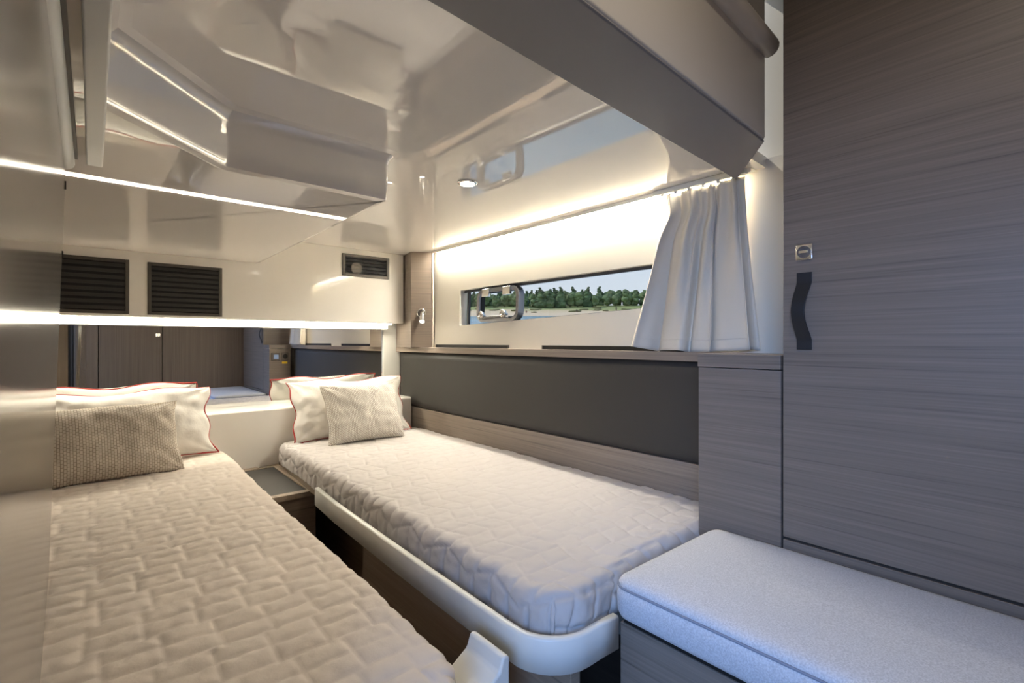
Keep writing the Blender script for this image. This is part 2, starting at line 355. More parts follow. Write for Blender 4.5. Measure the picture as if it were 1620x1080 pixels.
# leather panel with a soft front
ny, nz = 60, 16; mb = MB()
for j in range(nz + 1):
    for i in range(ny + 1):
        a = i / ny; c = j / nz
        e = min(1, min(a, 1 - a) * (1.93 / .02), min(c, 1 - c) * (.295 / .02)); e = math.sqrt(max(0, 1 - (1 - e) ** 2))
        mb.v.append((1.352 - .014 * e, .645 + 1.935 * a, -.357 + .297 * c))
mb.f = [(j * (ny + 1) + i, j * (ny + 1) + i + 1, (j + 1) * (ny + 1) + i + 1, (j + 1) * (ny + 1) + i) for j in range(nz) for i in range(ny)]
k0 = len(mb.v); mb.box(1.352, 1.398, .645, 2.58, -.357, -.060)
tag(mb.build('leather_panel', 'leather', smooth=True), 'long charcoal leather side panel below the wooden shelf', 'panel')
struct(MB().box(1.345, 1.398, .645, 2.60, -.60, -.360).build('trim_5', 'wood_lit', bevel=.002), 'wooden rail between the leather panel and the right mattress', 'trim')
# pilaster beside the window
o = thing('wooden_pilaster', 'tall slim wooden pilaster carrying the reading lamp', 'pilaster', (1.33, 2.35, -.033))
MB().prism([(1.311, 2.448), (1.284, 2.33), (1.374, 2.266), (1.383, 2.40), (1.383, 2.56), (1.318, 2.56)], -.0335, ZC).build('body', 'wood', o, bevel=.002)
MB().box(1.374, 1.379, 2.258, 2.266, -.033, ZC).build('edge_strip', 'cream', o)
# reading lamp
fn = Vector((-.58, -.815, 0)).normalized()         # outward normal of the pilaster face
bc = Vector((1.333, 2.295, .150)); bc = Vector((1.329, 2.298, .150))
o = thing('reading_lamp', 'small chrome reading lamp lit on the wooden pilaster', 'lamp', tuple(bc))
MB().lathe(bc + fn * .0005, fn, [(0, .024), (.007, .024), (.010, .020)], 24).build('base', 'chrome', o, smooth=False, bevel=.001)
hd = bc + fn * .045 + Vector((.012, 0, -.004))
MB().tube([bc + fn * .008, bc + fn * .03 + Vector((.004, 0, .002)), hd], .006, 10).build('arm', 'dark_metal', o, smooth=True)
hdir = Vector((-.30, -.42, -.75)).normalized()
hm = MB().lathe(hd, hdir, [(-.012, .008), (-.006, .013), (.05, .014), (.052, .0125)], 20).build('head', 'chrome', o, smooth=True)
MB().lathe(hd + hdir * .0525, hdir, [(0, .0115), (.001, .0115)], 20).build('lens', 'lamp_glow', hm)
ld = bpy.data.lights.new('reading_lamp_light', 'SPOT'); lo = bpy.data.objects.new('reading_lamp_light', ld); col.objects.link(lo)
ld.energy = 6; ld.spot_size = 1.35; ld.spot_blend = .8; ld.color = (1, .90, .74); ld.shadow_soft_size = .012
lo.location = hd + hdir * .062 + Vector((0, 0, E)); lo.rotation_euler = hdir.to_track_quat('-Z', 'Y').to_euler()

# hull LED strip in the ceiling corner
o = thing('led_strip', 'bright warm light strip along the top of the hull side above the window', 'light strip', (1.385, 1.45, ZC - .012))
MB().box(1.370, 1.400, .60, 2.25, ZC - .004, ZC - .0005).build('channel', 'white', o)
MB().box(1.376, 1.396, .67, 2.24, ZC - .0062, ZC - .0042).build('diffuser', 'led2', o)
MB().box(1.366, 1.3695, .60, 2.25, ZC - .0125, ZC - .0005).build('added_shield_lip', 'gel_wall', o)  # lip added to hide the diffuser and its streak on the head wall
# head wall LED strip
o = thing('led_strip', 'thin warm light strip under the glossy head wall above the mirror', 'light strip', (.48, 2.46, .065))
MB().box(-.339, 1.242, 2.454, 2.599, .0955, .0975).box(-.339, 1.242, 2.514, 2.522, .066, .0955).build('channel', 'white', o)
MB().box(-.338, 1.238, 2.455, 2.512, .0900, .0953).build('diffuser', 'led', o, bevel=.002)
# mirror and white headboard
o = thing('mirror', 'wide mirror above the white headboard at the head of both berths', 'mirror', (.45, 2.58, -.33))
MB().box(-.338, 1.240, 2.582, 2.590, -.3035, .066).build('glass', 'mirror', o)
MB().box(-.338, 1.242, 2.590, 2.5985, -.3035, .068).build('backing', 'black', o)
MB().box(1.240, 1.2425, 2.578, 2.5985, -.3035, .066).build('edge_strip', 'chrome', o)
o = thing('headboard', 'smooth white moulded headboard running behind both sets of pillows', 'headboard', (.45, 2.44, -.60))
MB().prism([(2.425, -.60), (2.425, -.312), (2.433, -.304), (2.598, -.304), (2.598, -.34), (2.46, -.34), (2.46, -.60)], -.338, 1.34, 0).build('panel', 'gel_wall', o, bevel=.004)

# ------------------------------------------------------------------ vents in the head wall
def vent(x0, x1, z0, z1, fw, nsl, label, slatmat, sh_=.29):
    t = thing('air_vent', label, 'vent', ((x0 + x1) / 2, YW, z0), 'louvred vents in the head wall')
    MB().box(x0, x0 + fw, YW - .008, YW - .0005, z0, z1).box(x1 - fw, x1, YW - .008, YW - .0005, z0, z1).box(x0 + fw, x1 - fw, YW - .008, YW - .0005, z0, z0 + fw).box(x0 + fw, x1 - fw, YW - .008, YW - .0005, z1 - fw, z1).build('frame', 'dark_metal', t, bevel=.0012)
    MB().box(x0 + fw, x1 - fw, YW - .0014, YW - .0006, z0 + fw, z1 - fw).build('duct', 'black', t)
    H = z1 - z0 - 2 * fw; pitch = H / nsl; me0 = None
    for k in range(nsl):
        zc = z0 + fw + pitch * (k + .5)
        if me0 is None:
            h = pitch * sh_; m_ = MB(); X0, X1 = x0 + fw + .001, x1 - fw - .001
            m_.prism([(YW - .0075, -h), (YW - .0062, -h), (YW - .0016, h), (YW - .0029, h)], X0, X1, 0)
            s_ = MB(); s_.v = [(x, y, z + zc) for x, y, z in m_.v]; s_.f = m_.f; first = s_.build('slat', slatmat, t); me0 = first.data; z_first = zc
        else:
            c = bpy.data.objects.new('slat', me0); col.objects.link(c); c.parent = t; c.location.z = zc - z_first
    return t
vent(-.153, .112, .107, .320, .012, 8, 'dark louvred vent half hidden by the glossy sliding door', 'slat')
vent(.170, .431, .107, .318, .012, 9, 'dark louvred vent in the middle of the head wall, next to the door-side vent', 'slat')
v3 = vent(.961, 1.217, .333, .446, .014, 5, 'smallest louvred vent, high up near the wooden pilaster', 'steel', .14)
MB().lathe((1.035, YW - .006, .375), (0, 1, 0), [(0, .030), (.003, .030)], 18).build('fan_grille', 'dark_metal', v3)

# ------------------------------------------------------------------ ceiling downlight
o = thing('downlight', 'small round lit spotlight in the low ceiling near the window', 'downlight', (.853, 1.205, ZC - .006))
mb = MB(); mb.lathe((.853, 1.205, ZC), (0, 0, -1), [(0.0005, .030), (.004, .030), (.006, .026), (.006, .022)], 28); mb.build('bezel', 'chrome', o, smooth=True)
MB().lathe((.853, 1.205, ZC - .0062), (0, 0, -1), [(0, .021), (.0012, .021)], 24).build('lens', 'lamp_glow', o)
ld = bpy.data.lights.new('downlight_light', 'SPOT'); lo = bpy.data.objects.new('downlight_light', ld); col.objects.link(lo)
ld.energy = 6; ld.spot_size = 2.2; ld.spot_blend = .9; ld.color = (1, .88, .70); ld.shadow_soft_size = .02
lo.location = (.853, 1.205, ZC - .012 + E)

o = thing('downlight', 'unseen round spotlight added in the raised ceiling to warm the beam face', 'downlight', (.45, .02, .954))
MB().lathe((.45, .02, .96), (0, 0, -1), [(0.0005, .034), (.004, .034), (.006, .030), (.006, .026)], 28).build('bezel', 'chrome', o, smooth=True)
MB().lathe((.45, .02, .9538), (0, 0, -1), [(0, .025), (.0012, .025)], 24).build('lens', 'lamp_glow', o)
ld = bpy.data.lights.new('added_entrance_fill', 'SPOT'); lo = bpy.data.objects.new('added_entrance_fill', ld); col.objects.link(lo)  # added lamp out of view, warms the near face of the beam
ld.energy = 8; ld.spot_size = 2.8; ld.spot_blend = .8; ld.color = (1, .86, .68); ld.shadow_soft_size = .03
lo.location = (.45, .02, .945 + E)

# ------------------------------------------------------------------ wardrobe, low cabinet, bench
o = thing('wardrobe', 'tall dark grey-brown wooden wardrobe filling the right side', 'wardrobe', (1.25, .05, -1.02))
MB().box(1.168, 1.378, -.308, .436, -1.018, .958).build('body', 'wood', o)
MB().box(1.150, 1.168, -.308, .436, -1.018, -.431).build('plinth_panel', 'wood', o, bevel=.0015)
d = MB().box(1.150, 1.168, -.300, .436, -.426, .955).build('door', 'wood', o, bevel=.002)
MB().box(1.1445, 1.1498, .376, .409, .172, .206).build('lock_plate', 'chrome', d, bevel=.002)
m_ = MB().lathe((1.1445, .3925, .189), (-1, 0, 0), [(0, .013), (.003, .0125), (.003, .009), (.001, .009)], 22); m_.build('lock_ring', 'steel', d, smooth=False)
MB().box(1.1405, 1.1445, .3835, .4015, .1865, .1915).build('lock_key_bar', 'chrome', d)
# leather strap handle: waisted, arched away from the door
mb = MB(); nn = 24
for i in range(nn + 1):
    t = i / nn; z = .146 - .163 * t; bow = math.sin(PI * min(1, max(0, (t - .12) / .76))) ** 1.2
    yc = .3925 + .006 * bow; hw = .0145 - .0015 * bow; xo = 1.1485 - .020 * bow
    mb.v += [(xo, yc - hw, z), (xo, yc + hw, z), (xo - .003, yc + hw, z), (xo - .003, yc - hw, z)]
mb.f = [(i * 4 + j, i * 4 + (j + 1) % 4, (i + 1) * 4 + (j + 1) % 4, (i + 1) * 4 + j) for i in range(nn) for j in range(4)] + [(0, 1, 2, 3), tuple(nn * 4 + k for k in (3, 2, 1, 0))]
hdl = mb.build('strap_handle', 'strap', d, bevel=.0009); tag(hdl, 'black leather strap handle')
c = thing('low_cabinet', 'low wooden cabinet at the foot of the right berth under the curtain', 'cabinet', (1.25, .535, -.50))
MB().box(1.150, 1.318, .440, .633, -1.018, -.064).build('body', 'wood', c, bevel=.0015)
MB().box(1.148, 1.321, .440, .635, -.0625, -.030).build('top', 'wood', c, bevel=.002)
for x0, x1, kind in ((1.165, 1.235, 0), (1.247, 1.305, 1)):
    s_ = MB().box(x0, x1, .6332, .640, -.165, -.095).build('socket_plate', 'socket', c, bevel=.003)
    if kind == 0: MB().box(x0 + .018, x1 - .014, .640, .6415, -.150, -.112).build('display', 'screen', s_)
    else:
        MB().lathe(((x0 + x1) / 2, .640, -.128), (0, 1, 0), [(0, .020), (.001, .020)], 20).build('socket_well', 'black', s_)
        MB().box(x0 + .004, x1 - .01, .6334, .6345, -.192, -.173).build('sticker', 'yellow', s_)
bn = thing('bench', 'wooden bench base under the pale cushion', 'bench', (.95, .13, -1.018))
MB().box(.762, 1.147, -.305, .578, -1.018, -.530).build('base', 'wood', bn, bevel=.002)
MB().box(.766, 1.147, -.305, .572, -.530, -.519).build('top', 'black', bn)
def cushion(x0, x1, y0, y1, z0, z1, name, label):
    nx, ny_ = 24, 46; T_ = z1 - z0; mb_ = MB(); r = .022
    def pr(a, W, S):       # arc-length profile: side / corner / top
        if a < 0: e = 0
        return a
    prof = [(0, z0 + .010), (.004, z0 + .002), (.012, z0)]
    path = rounded([(x0, y0), (x1, y0), (x1, y1), (x0, y1)], .035, 6)
    rings = [(-.016, z0), (-.004, z0 + .002), (0, z0 + .010), (.002, z0 + T_ * .5), (.0005, z1 - .020), (-.003, z1 - .0165), (-.002, z1 - .013), (-.006, z1 - .006), (-.014, z1 - .0015), (-.03, z1 + .001), (-.07, z1 + .004), (-.12, z1 + .006)]
    k = len(path)
    for off, z in rings: mb_.v += [(x, y, z) for x, y in rounded([(x0 - off, y0 - off), (x1 + off, y0 - off), (x1 + off, y1 + off), (x0 - off, y1 + off)], max(.012, .035 + off), 6)]
    for r_ in range(len(rings) - 1): mb_.f += [(r_ * k + i, r_ * k + (i + 1) % k, (r_ + 1) * k + (i + 1) % k, (r_ + 1) * k + i) for i in range(k)]
    mb_.f += [tuple(range(k))[::-1], tuple(range((len(rings) - 1) * k, len(rings) * k))]
    o_ = tag(mb_.build(name, 'bench', smooth=True), label, 'cushion')
    seam = MB(); seam.tube([(x, y, z1 - .0165) for x, y in offset_poly(path, -.001)], .0022, 6, closed=True); seam.build('piped_seam', 'seam', o_, smooth=True)
    return o_
cushion(.750, 1.146, -.304, .592, -.518, -.443, 'bench_cushion', 'thick pale blue-grey cushion on the wooden bench in front of the wardrobe')

# ------------------------------------------------------------------ berths
b2 = thing('berth', 'right wooden berth with a white curved rail', 'bed', (1.0, 1.5, -1.02), 'berths')
MB().prism([(.625, .600), (.735, .600), (.735, .64), (1.343, .645), (1.343, 2.424), (.655, 2.424), (.625, 1.90)], -.566, -.540).build('platform', 'wood_dark', b2)
MB().box(.655, .680, .605, 1.50, -1.018, -.567).build('front_panel', 'wood_dark', b2, bevel=.002)
MB().box(.800, .820, 1.50, 2.42, -1.018, -.567).build('recess_panel', 'wood_dark', b2)
MB().box(.680, .800, 1.495, 1.515, -1.018, -.567).build('end_panel', 'wood_dark', b2)
path = [(.636, 1.80), (.600, 1.55), (.592, 1.2), (.588, .95), (.586, .70)] + [(.666 - .08 * math.cos(a), .670 - .08 * math.sin(a)) for a in [k * PI / 2 / 8 for k in range(1, 9)]] + [(.70, .590), (.748, .588)]
path = [(.612, 1.76)] + path[1:]
sec = [(-.018, -.572), (-.004, -.574), (0, -.570), (.001, -.54), (0, -.515), (-.004, -.511), (-.016, -.511), (-.018, -.515)]
sec = [(-o_, z) for o_, z in sec]
MB().sweep(path, sec).build('rail', 'white', b2, smooth=True)
for yy, xx in ((1.20, .654), (.66, .654)):
    l_ = MB(); l_.box(xx - .002, xx, yy - .012, yy + .012, -.600, -.582); l_.build('latch_recess', 'black', b2)
    MB().tube([(xx - .003, yy - .011, -.583), (xx - .008, yy - .011, -.598), (xx - .008, yy + .011, -.598), (xx - .003, yy + .011, -.583)], .0018, 6).build('latch_pull', 'chrome', b2)
b1 = thing('berth', 'left wooden berth under the beige quilted mattress', 'bed', (.05, 1.5, -1.02), 'berths')
MB().prism([(-.10, .57), (.395, .57), (.420, 2.424), (-.29, 2.424), (-.29, 1.34), (-.10, 1.34)], -.575, -.545).build('platform', 'wood_dark', b1)
MB().box(.330, .350, .60, 2.42, -1.018, -.576).build('front_panel', 'wood_dark', b1)
MB().box(-.09, .330, .60, .62, -1.018, -.576).build('foot_panel', 'wood_dark', b1)
# white moulded step at the foot of the left berth
o = thing('berth_step', 'small white moulded step beside the foot of the left berth', 'step', (.49, .65, -1.018))
MB().prism([(.448, -1.018), (.448, -.560), (.496, -.530), (.504, -.508), (.514, -.508), (.518, -.514), (.518, -1.018)], .612, .706, 1).build('body', 'white', o, bevel=.006, seg=3)
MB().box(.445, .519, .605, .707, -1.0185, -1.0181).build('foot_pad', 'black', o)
# nightstand between the berth heads
o = thing('nightstand', 'low wooden nightstand between the berths with a grey leather top', 'nightstand', (.55, 2.15, -1.018))
MB().box(.425, .650, 1.915, 2.42, -1.018, -.582).build('body', 'wood_dark', o, bevel=.002)
MB().box(.424, .458, 1.905, 2.424, -.5815, -.563).box(.624, .652, 1.905, 2.424, -.5815, -.563).box(.458, .624, 1.905, 1.938, -.5815, -.563).box(.458, .624, 2.385, 2.424, -.5815, -.563).build('top_frame', 'wood_top', o)
MB().box(.460, .622, 1.940, 2.383, -.5812, -.565).build('leather_inset', 'leather', o, bevel=.002)
MB().box(.560, .600, 2.394, 2.414, -.5628, -.559).build('hinge_plate', 'chrome', o, bevel=.001)
MB().lathe((.475, 2.404, -.5628), (0, 0, 1), [(0, .012), (.004, .012), (.006, .008)], 16).build('cable_grommet', 'black', o)

# ------------------------------------------------------------------ quilted mattresses
def vnoise(x, y, s, seed=0):
    rng = np.random.RandomState(int(seed * 10)); g_ = rng.rand(64, 64)
    X = x / s; Y = y / s; xi = np.floor(X).astype(int); yi = np.floor(Y).astype(int); fx = X - xi; fy = Y - yi
    fx = fx * fx * (3 - 2 * fx); fy = fy * fy * (3 - 2 * fy)
    G = lambda a, b_: g_[a % 64, b_ % 64]
    return (G(xi, yi) * (1 - fx) + G(xi + 1, yi) * fx) * (1 - fy) + (G(xi, yi + 1) * (1 - fx) + G(xi + 1, yi + 1) * fx) * fy
def quilt_h(a, b_, cw, rh, amp, zig, period, seed, tmix=.2, gw=.005):
    tri = np.abs(((b_ / period) % 1) - .5) * 4 - 1
    step = np.where(((b_ / (period * .5)) % 2) < 1, 1., -1.)
    x = a + zig * (tri * tmix + step * (1 - tmix))
    kx = np.floor(x / cw); dx = np.abs(x / cw - kx - .5); dx = (.5 - dx) * cw
    sh_ = (np.sin(kx * 12.9898 + seed) * 43758.5453) % 1
    y = b_ + sh_ * rh * 2
    ky = y / rh; ky = ky - np.floor(ky); dy = (.5 - np.abs(ky - .5)) * rh
    d_ = np.minimum(dx, dy)
    return amp * (1 - np.exp(-(d_ / gw) ** 1.0))
def mattress(name, mname, label, xl, xr, y0, y1f, ztop, thick, cw, rh, amp, zig, period, seed, rad=.03, soft_side=0, res=.0046, tmix=.2, gw=.005):
    """xl(y), xr(y) edge curves; y0 foot(x-fraction) and head positions"""
    S = thick - rad; arc = rad * PI / 2
    Ymid = y1f - y0(.5); Wm = float(np.mean(xr(np.linspace(y0(.5), y1f, 9)) - xl(np.linspace(y0(.5), y1f, 9))))
    def axis(length):
        tot = (length - 2 * rad) + 2 * (arc + S); n_ = int(tot / res); a = np.linspace(0, tot, n_ + 1)
        pos = np.empty_like(a); drop = np.empty_like(a); nrm = np.empty_like(a)
        for i, q in enumerate(a):
            m_ = q if q < tot / 2 else tot - q
            if m_ < S: p_, z_, t_ = 0, rad + (S - m_), PI / 2
            elif m_ < S + arc: th = (m_ - S) / rad; p_, z_, t_ = rad * (1 - math.cos(th)), rad * (1 - math.sin(th)), PI / 2 - th
            else: p_, z_, t_ = rad + m_ - S - arc, 0, 0
            pos[i] = p_ if q < tot / 2 else length - p_; drop[i] = z_; nrm[i] = (-t_ if q < tot / 2 else t_)
        return a, pos / length, drop, nrm
    ax, fx, dx, nx_ = axis(Wm); ay, fy, dy, ny_ = axis(Ymid)
    A, B = np.meshgrid(ax, ay, indexing='ij'); FX, FY = np.meshgrid(fx, fy, indexing='ij'); DX, DY = np.meshgrid(dx, dy, indexing='ij'); NX, NY = np.meshgrid(nx_, ny_, indexing='ij')
    yf = y0(FX); Y = yf + FY * (y1f - yf); X = xl(Y) + FX * (xr(Y) - xl(Y)); D = np.maximum(DX, DY)
    # round the plan corners a little
    A = X + np.sign(NX) * (DX + 0.0); B = Y + np.sign(NY) * DY
    H = quilt_h(A, B, cw, rh, amp, zig, period, seed, tmix, gw) + .0035 * (vnoise(A, B, .05, seed) - .5) + .0022 * (vnoise(A, B, .016, seed + 1) - .5) + .005 * (vnoise(A, B, .22, seed + 2) - .5)
    side = np.maximum(np.abs(NX), np.abs(NY)) / (PI / 2)
    H = H * (1 + soft_side * side)
    nxv = np.sin(NX); nyv = np.sin(NY); nzv = np.cos(NX) * np.cos(NY); ln = np.sqrt(nxv ** 2 + nyv ** 2 + nzv ** 2) + 1e-6
    X = X + H * nxv / ln; Y = Y + H * nyv / ln; Zz = ztop - D + H * nzv / ln - amp
    # plan-corner rounding: pull in where both directions are near the edge
    cxn = np.abs(FX - .5) * 2; cyd = np.minimum(FY, 1 - FY) * Ymid; cxd = np.minimum(FX, 1 - FX) * Wm; R = .075
    inside = (cxd < R) & (cyd < R); sx = np.where(FX < .5, 1, -1); sy = np.where(FY < .5, 1, -1)
    u_ = (R - cxd) / R; v_ = (R - cyd) / R; ex = np.sqrt(np.clip(u_ ** 2 + v_ ** 2, 1e-9, None)); mxu = np.maximum(u_, v_); k_ = np.where(inside, mxu / ex, 1)
    X = X + np.where(inside, sx * R * u_ * (1 - k_), 0); Y = Y + np.where(inside, sy * R * v_ * (1 - k_), 0)
    n1, n2 = X.shape; vs = np.stack([X, Y, Zz], -1).reshape(-1, 3)
    I = np.arange(n1 * n2).reshape(n1, n2); F = np.stack([I[:-1, :-1], I[1:, :-1], I[1:, 1:], I[:-1, 1:]], -1).reshape(-1, 4)
    base = Vector((float(vs[:, 0].mean()), float(vs[:, 1].mean()), ztop - thick))
    me = bpy.data.meshes.new(name); vs = vs - np.array(base)
    # close underneath with the border loop
    loop = np.concatenate([I[:, 0], I[-1, 1:], I[-2::-1, -1], I[0, -2:0:-1]])
    me.from_pydata(vs.tolist(), [], F.tolist() + [loop.tolist()[::-1]])
    return tag(link(name, me, mname, None, base, smooth=True), label, 'mattress')
def xlL(y): t = np.clip((y - 1.325) / .06, 0, 1); return -.100 - .185 * (t * t * (3 - 2 * t))
mattress('mattress', 'quiltL', 'beige quilted mattress on the left berth', xlL, lambda y: .402 + .016 * (np.asarray(y) - .55), lambda f: .545 + 0 * np.asarray(f), 2.418, -.456, .088, .072, .047, .0052, .010, .188, 1.7, rad=.028, tmix=.1, gw=.006)
mattress('mattress', 'quiltR', 'pale quilted mattress on the right berth with the white rail', lambda y: .613 + .026 * (np.asarray(y) - .6) * .6, lambda y: 1.341 + 0 * np.asarray(y), lambda f: .605 + .035 * np.clip(np.asarray(f) * 3 - .3, 0, 1), 2.418, -.456, .082, .066, .058, .0042, .020, .174, 4.1, rad=.030, soft_side=.9, tmix=.85, gw=.0045, res=.0038)

# ------------------------------------------------------------------ pillows
def pillow(name, mname, label, bl, br, tl, trr, W, H, T_, lift=0, piping=None, seed=1, pinch=.10, p=2.6, group=None, push=0):
    bl, br, tl, trr = map(Vector, (bl, br, tl, trr)); c = (bl + br + tl + trr) / 4
    ax = ((br - bl) + (trr - tl)).normalized(); up = ((tl - bl) + (trr - br)); up = (up - ax * up.dot(ax)).normalized(); nn_ = ax.cross(up)   # nn_ faces the room (-y)
    n_ = 56; vs = []; uv = []
    wav = .0075 if piping else .002
    def outl(u2, v2):
        x = W / 2 * u2 * (1 - pinch * (1 - v2 * v2) * abs(u2) ** 3); y = H / 2 * v2 * (1 - pinch * (1 - u2 * u2) * abs(v2) ** 3)
        return x + wav * abs(u2) ** 3 * math.sin(7 * v2 + seed), y + wav * (.25 if v2 < 0 else 1) * abs(v2) ** 3 * math.sin(5.5 * u2 + seed * 2)
    for side in (1, -1):
        for j in range(n_ + 1):
            for i in range(n_ + 1):
                u_ = -1 + 2 * i / n_; v_ = -1 + 2 * j / n_
                # denser rows near the edge
                u2 = math.sin(u_ * PI / 2); v2 = math.sin(v_ * PI / 2)
                x, y = outl(u2, v2)
                e = max(0, (1 - abs(u2) ** p)) ** .55 * max(0, (1 - abs(v2) ** p)) ** .55
                z = T_ / 2 * e
                q = Vector((x * 9, y * 9, seed * 3.1 + side))
                z += e * .012 * mnoise.noise(q) + min(1, e * 3) * .006 * mnoise.noise(q * 3.1)
                # creases running in from the corners
                r_ = math.hypot(abs(u2) - 1, abs(v2) - 1); z += .006 * e ** .5 * math.sin(math.atan2(1 - abs(v2), 1 - abs(u2)) * 9 + seed) * max(0, 1 - r_ / .9)
                vs.append((x, y, side * z)); uv.append(((u2 + 1) / 2 * W / .4, (v2 + 1) / 2 * H / .4))
    k = (n_ + 1) ** 2; fs = []
    for s0 in (0, 1):
        for j in range(n_):
            for i in range(n_):
                a = s0 * k + j * (n_ + 1) + i; f_ = (a, a + 1, a + n_ + 2, a + n_ + 1); fs.append(f_ if s0 == 0 else f_[::-1])
    me = bpy.data.meshes.new(name); me.from_pydata(vs, [], fs)
    ul = me.uv_layers.new(name='UVMap'); li = np.empty(len(me.loops), dtype=np.int32); me.loops.foreach_get('vertex_index', li)
    ul.data.foreach_set('uv', np.array(uv, dtype=np.float32)[li].ravel())
    bm = bmesh.new(); bm.from_mesh(me); bmesh.ops.remove_doubles(bm, verts=bm.verts, dist=.0004); bm.to_mesh(me); bm.free()
    o_ = link(name, me, mname, None, (0, 0, 0), smooth=True)
    R_ = Matrix((ax, up, nn_)).transposed().to_4x4(); o_.matrix_world = Matrix.Translation(c + Vector((0, push, E + lift))) @ R_
    tag(o_, label, 'pillow', group)
    if piping:
        loop = []; m_ = 40
        def ed(u2, v2):
            x, y = outl(u2, v2)
            return (x, y, .004 * math.sin(u2 * 7 + v2 * 5))
        for i in range(m_): loop.append(ed(-1 + 2 * i / m_, -1))
        for i in range(m_): loop.append(ed(1, -1 + 2 * i / m_))
        for i in range(m_): loop.append(ed(1 - 2 * i / m_, 1))
        for i in range(m_): loop.append(ed(-1, 1 - 2 * i / m_))
        t_ = MB(); t_.tube(loop, .0032, 6, closed=True); me2 = bpy.data.meshes.new('piping'); me2.from_pydata(t_.v, [], t_.f); me2.materials.append(M['piping'])
        me2.polygons.foreach_set('use_smooth', [True] * len(me2.polygons))
        pp = bpy.data.objects.new('piping', me2); col.objects.link(pp); pp.parent = o_; tag(pp, 'red piped edge')
    return o_
pillow('pillow', 'cotton', 'white pillow with red piping standing at the head of the right berth', (.715, 2.335, -.455), (1.275, 2.30, -.455), (.675, 2.435, -.195), (1.245, 2.43, -.19), .58, .30, .105, piping=1, seed=2, pinch=.09)
pillow('throw_cushion', 'weaveR', 'pale patterned cushion leaning on the pillow of the right berth', (.800, 2.155, -.457), (1.178, 2.148, -.457), (.785, 2.285, -.205), (1.125, 2.262, -.200), .365, .285, .115, seed=5, pinch=.07)
pillow('pillow', 'cotton', 'white pillow with red piping on the left berth against the headboard', (-.20, 2.28, -.455), (.395, 2.315, -.455), (-.20, 2.40, -.195), (.365, 2.415, -.180), .59, .285, .105, piping=1, seed=9, pinch=.08)
pillow('throw_cushion', 'weaveL', 'darker taupe patterned cushion half behind the sliding door', (-.20, 2.06, -.455), (.250, 2.108, -.455), (-.20, 2.19, -.225), (.238, 2.225, -.225), .455, .268, .125, seed=13, pinch=.06)

# ------------------------------------------------------------------ glossy sliding door beside the camera
def dx_(y, z): return -(.026 + .0095 * y) - .024 * (.33 - z) / .78 * (y / 1.28)
mb = MB(); ys = [.26 + 1.02 * i / 24 for i in range(25)]; zs = [.318, .1, -.15, -.445]
for T_ in (0, -.014):
    for z in zs:
        for y in ys: mb.v.append((dx_(y, z) + T_, y, z))
nY = len(ys); nZ = len(zs); K = nY * nZ
for s0 in (0, K):
    for j in range(nZ - 1):
        for i in range(nY - 1): mb.f.append((s0 + j * nY + i, s0 + j * nY + i + 1, s0 + (j + 1) * nY + i + 1, s0 + (j + 1) * nY + i))
for j in range(nZ - 1):
    for i in (0, nY - 1): mb.f.append((j * nY + i, (j + 1) * nY + i, K + (j + 1) * nY + i, K + j * nY + i))
for i in range(nY - 1):
    for j in (0, nZ - 1): mb.f.append((j * nY + i, j * nY + i + 1, K + j * nY + i + 1, K + j * nY + i))
o = thing('sliding_door', 'glossy brown sliding door panel reflecting the room at the far left', 'door', (-.07, .8, -.445))
leaf = mb.build('leaf', 'panel', o, smooth=True); leaf.modifiers.new('split', 'EDGE_SPLIT').split_angle = .6
for zz in (.305, .17):
    MB().box(dx_(1.28, zz) - .016, dx_(1.28, zz) + .0015, 1.2802, 1.283, zz - .012, zz + .004).build('edge_bumper', 'black', o)
MB().box(-.041, -.034, .5, .53, .318, .3425).box(-.046, -.038, 1.1, 1.13, .318, .3425).build('hanger', 'steel', o)

# ------------------------------------------------------------------ curtain
ns, ntt = 150, 44; mb = MB()
def lerp(a, b_, t): return a + (b_ - a) * t
for j in range(ntt + 1):
    t = j / ntt
    yl = lerp(.862, .968, t ** 1.3) - .020 * math.exp(-((t - .15) / .10) ** 2); yr = lerp(.618, .556, t ** 1.2)
    for i in range(ns + 1):
        s = i / ns; sw = s + .045 * math.sin(s * 8.3 + .8 + t * .8) + .022 * math.sin(s * 19 + 1)
        y = lerp(yl, yr, s); amp = lerp(.008, .036, t ** .75)
        ph = sw * 2 * PI * 3.9 + .5 * math.sin(t * 2.2 + s * 4)
        fold = (abs(math.sin(ph / 2 + .5)) * 2 - 1) * (.75 + .45 * math.sin(s * 5.1 + 1)) + .50 * math.sin(sw * 2 * PI * 9.1 + 1.3 + t * 1.6) * max(0, 1 - 1.15 * t) + .14 * math.sin(sw * 2 * PI * 7.3 + 3 * t)
        x = lerp(1.370, 1.338, t ** .8) - amp * fold * .80
        y += amp * .55 * math.cos(ph + 1.0)
        if s > .93: x = lerp(x, 1.380, ((s - .93) / .07) ** .8 * (.5 + .2 * (1 - t)))
        z = lerp(ZC - .018, -.020 + .004 * fold, t) - .010 * math.sin(PI * s) * t
        x = min(x, hx(z) - .003)
        mb.v.append((x, y, z))
mb.f = [(j * (ns + 1) + i, j * (ns + 1) + i + 1, (j + 1) * (ns + 1) + i + 1, (j + 1) * (ns + 1) + i) for j in range(ntt) for i in range(ns)]
o = thing('curtain', 'short pleated off-white curtain drawn to the right end of the window', 'curtain', (1.36, .75, -.03))
cl = mb.build('cloth', 'curtain', o, smooth=True); sm = cl.modifiers.new('solid', 'SOLIDIFY'); sm.thickness = .0016; sm.offset = 0
hem = []
for i in range(ns + 1):
    a = mb.v[(ntt - 3) * (ns + 1) + i]; hem.append((a[0] - .0012, a[1], a[2]))
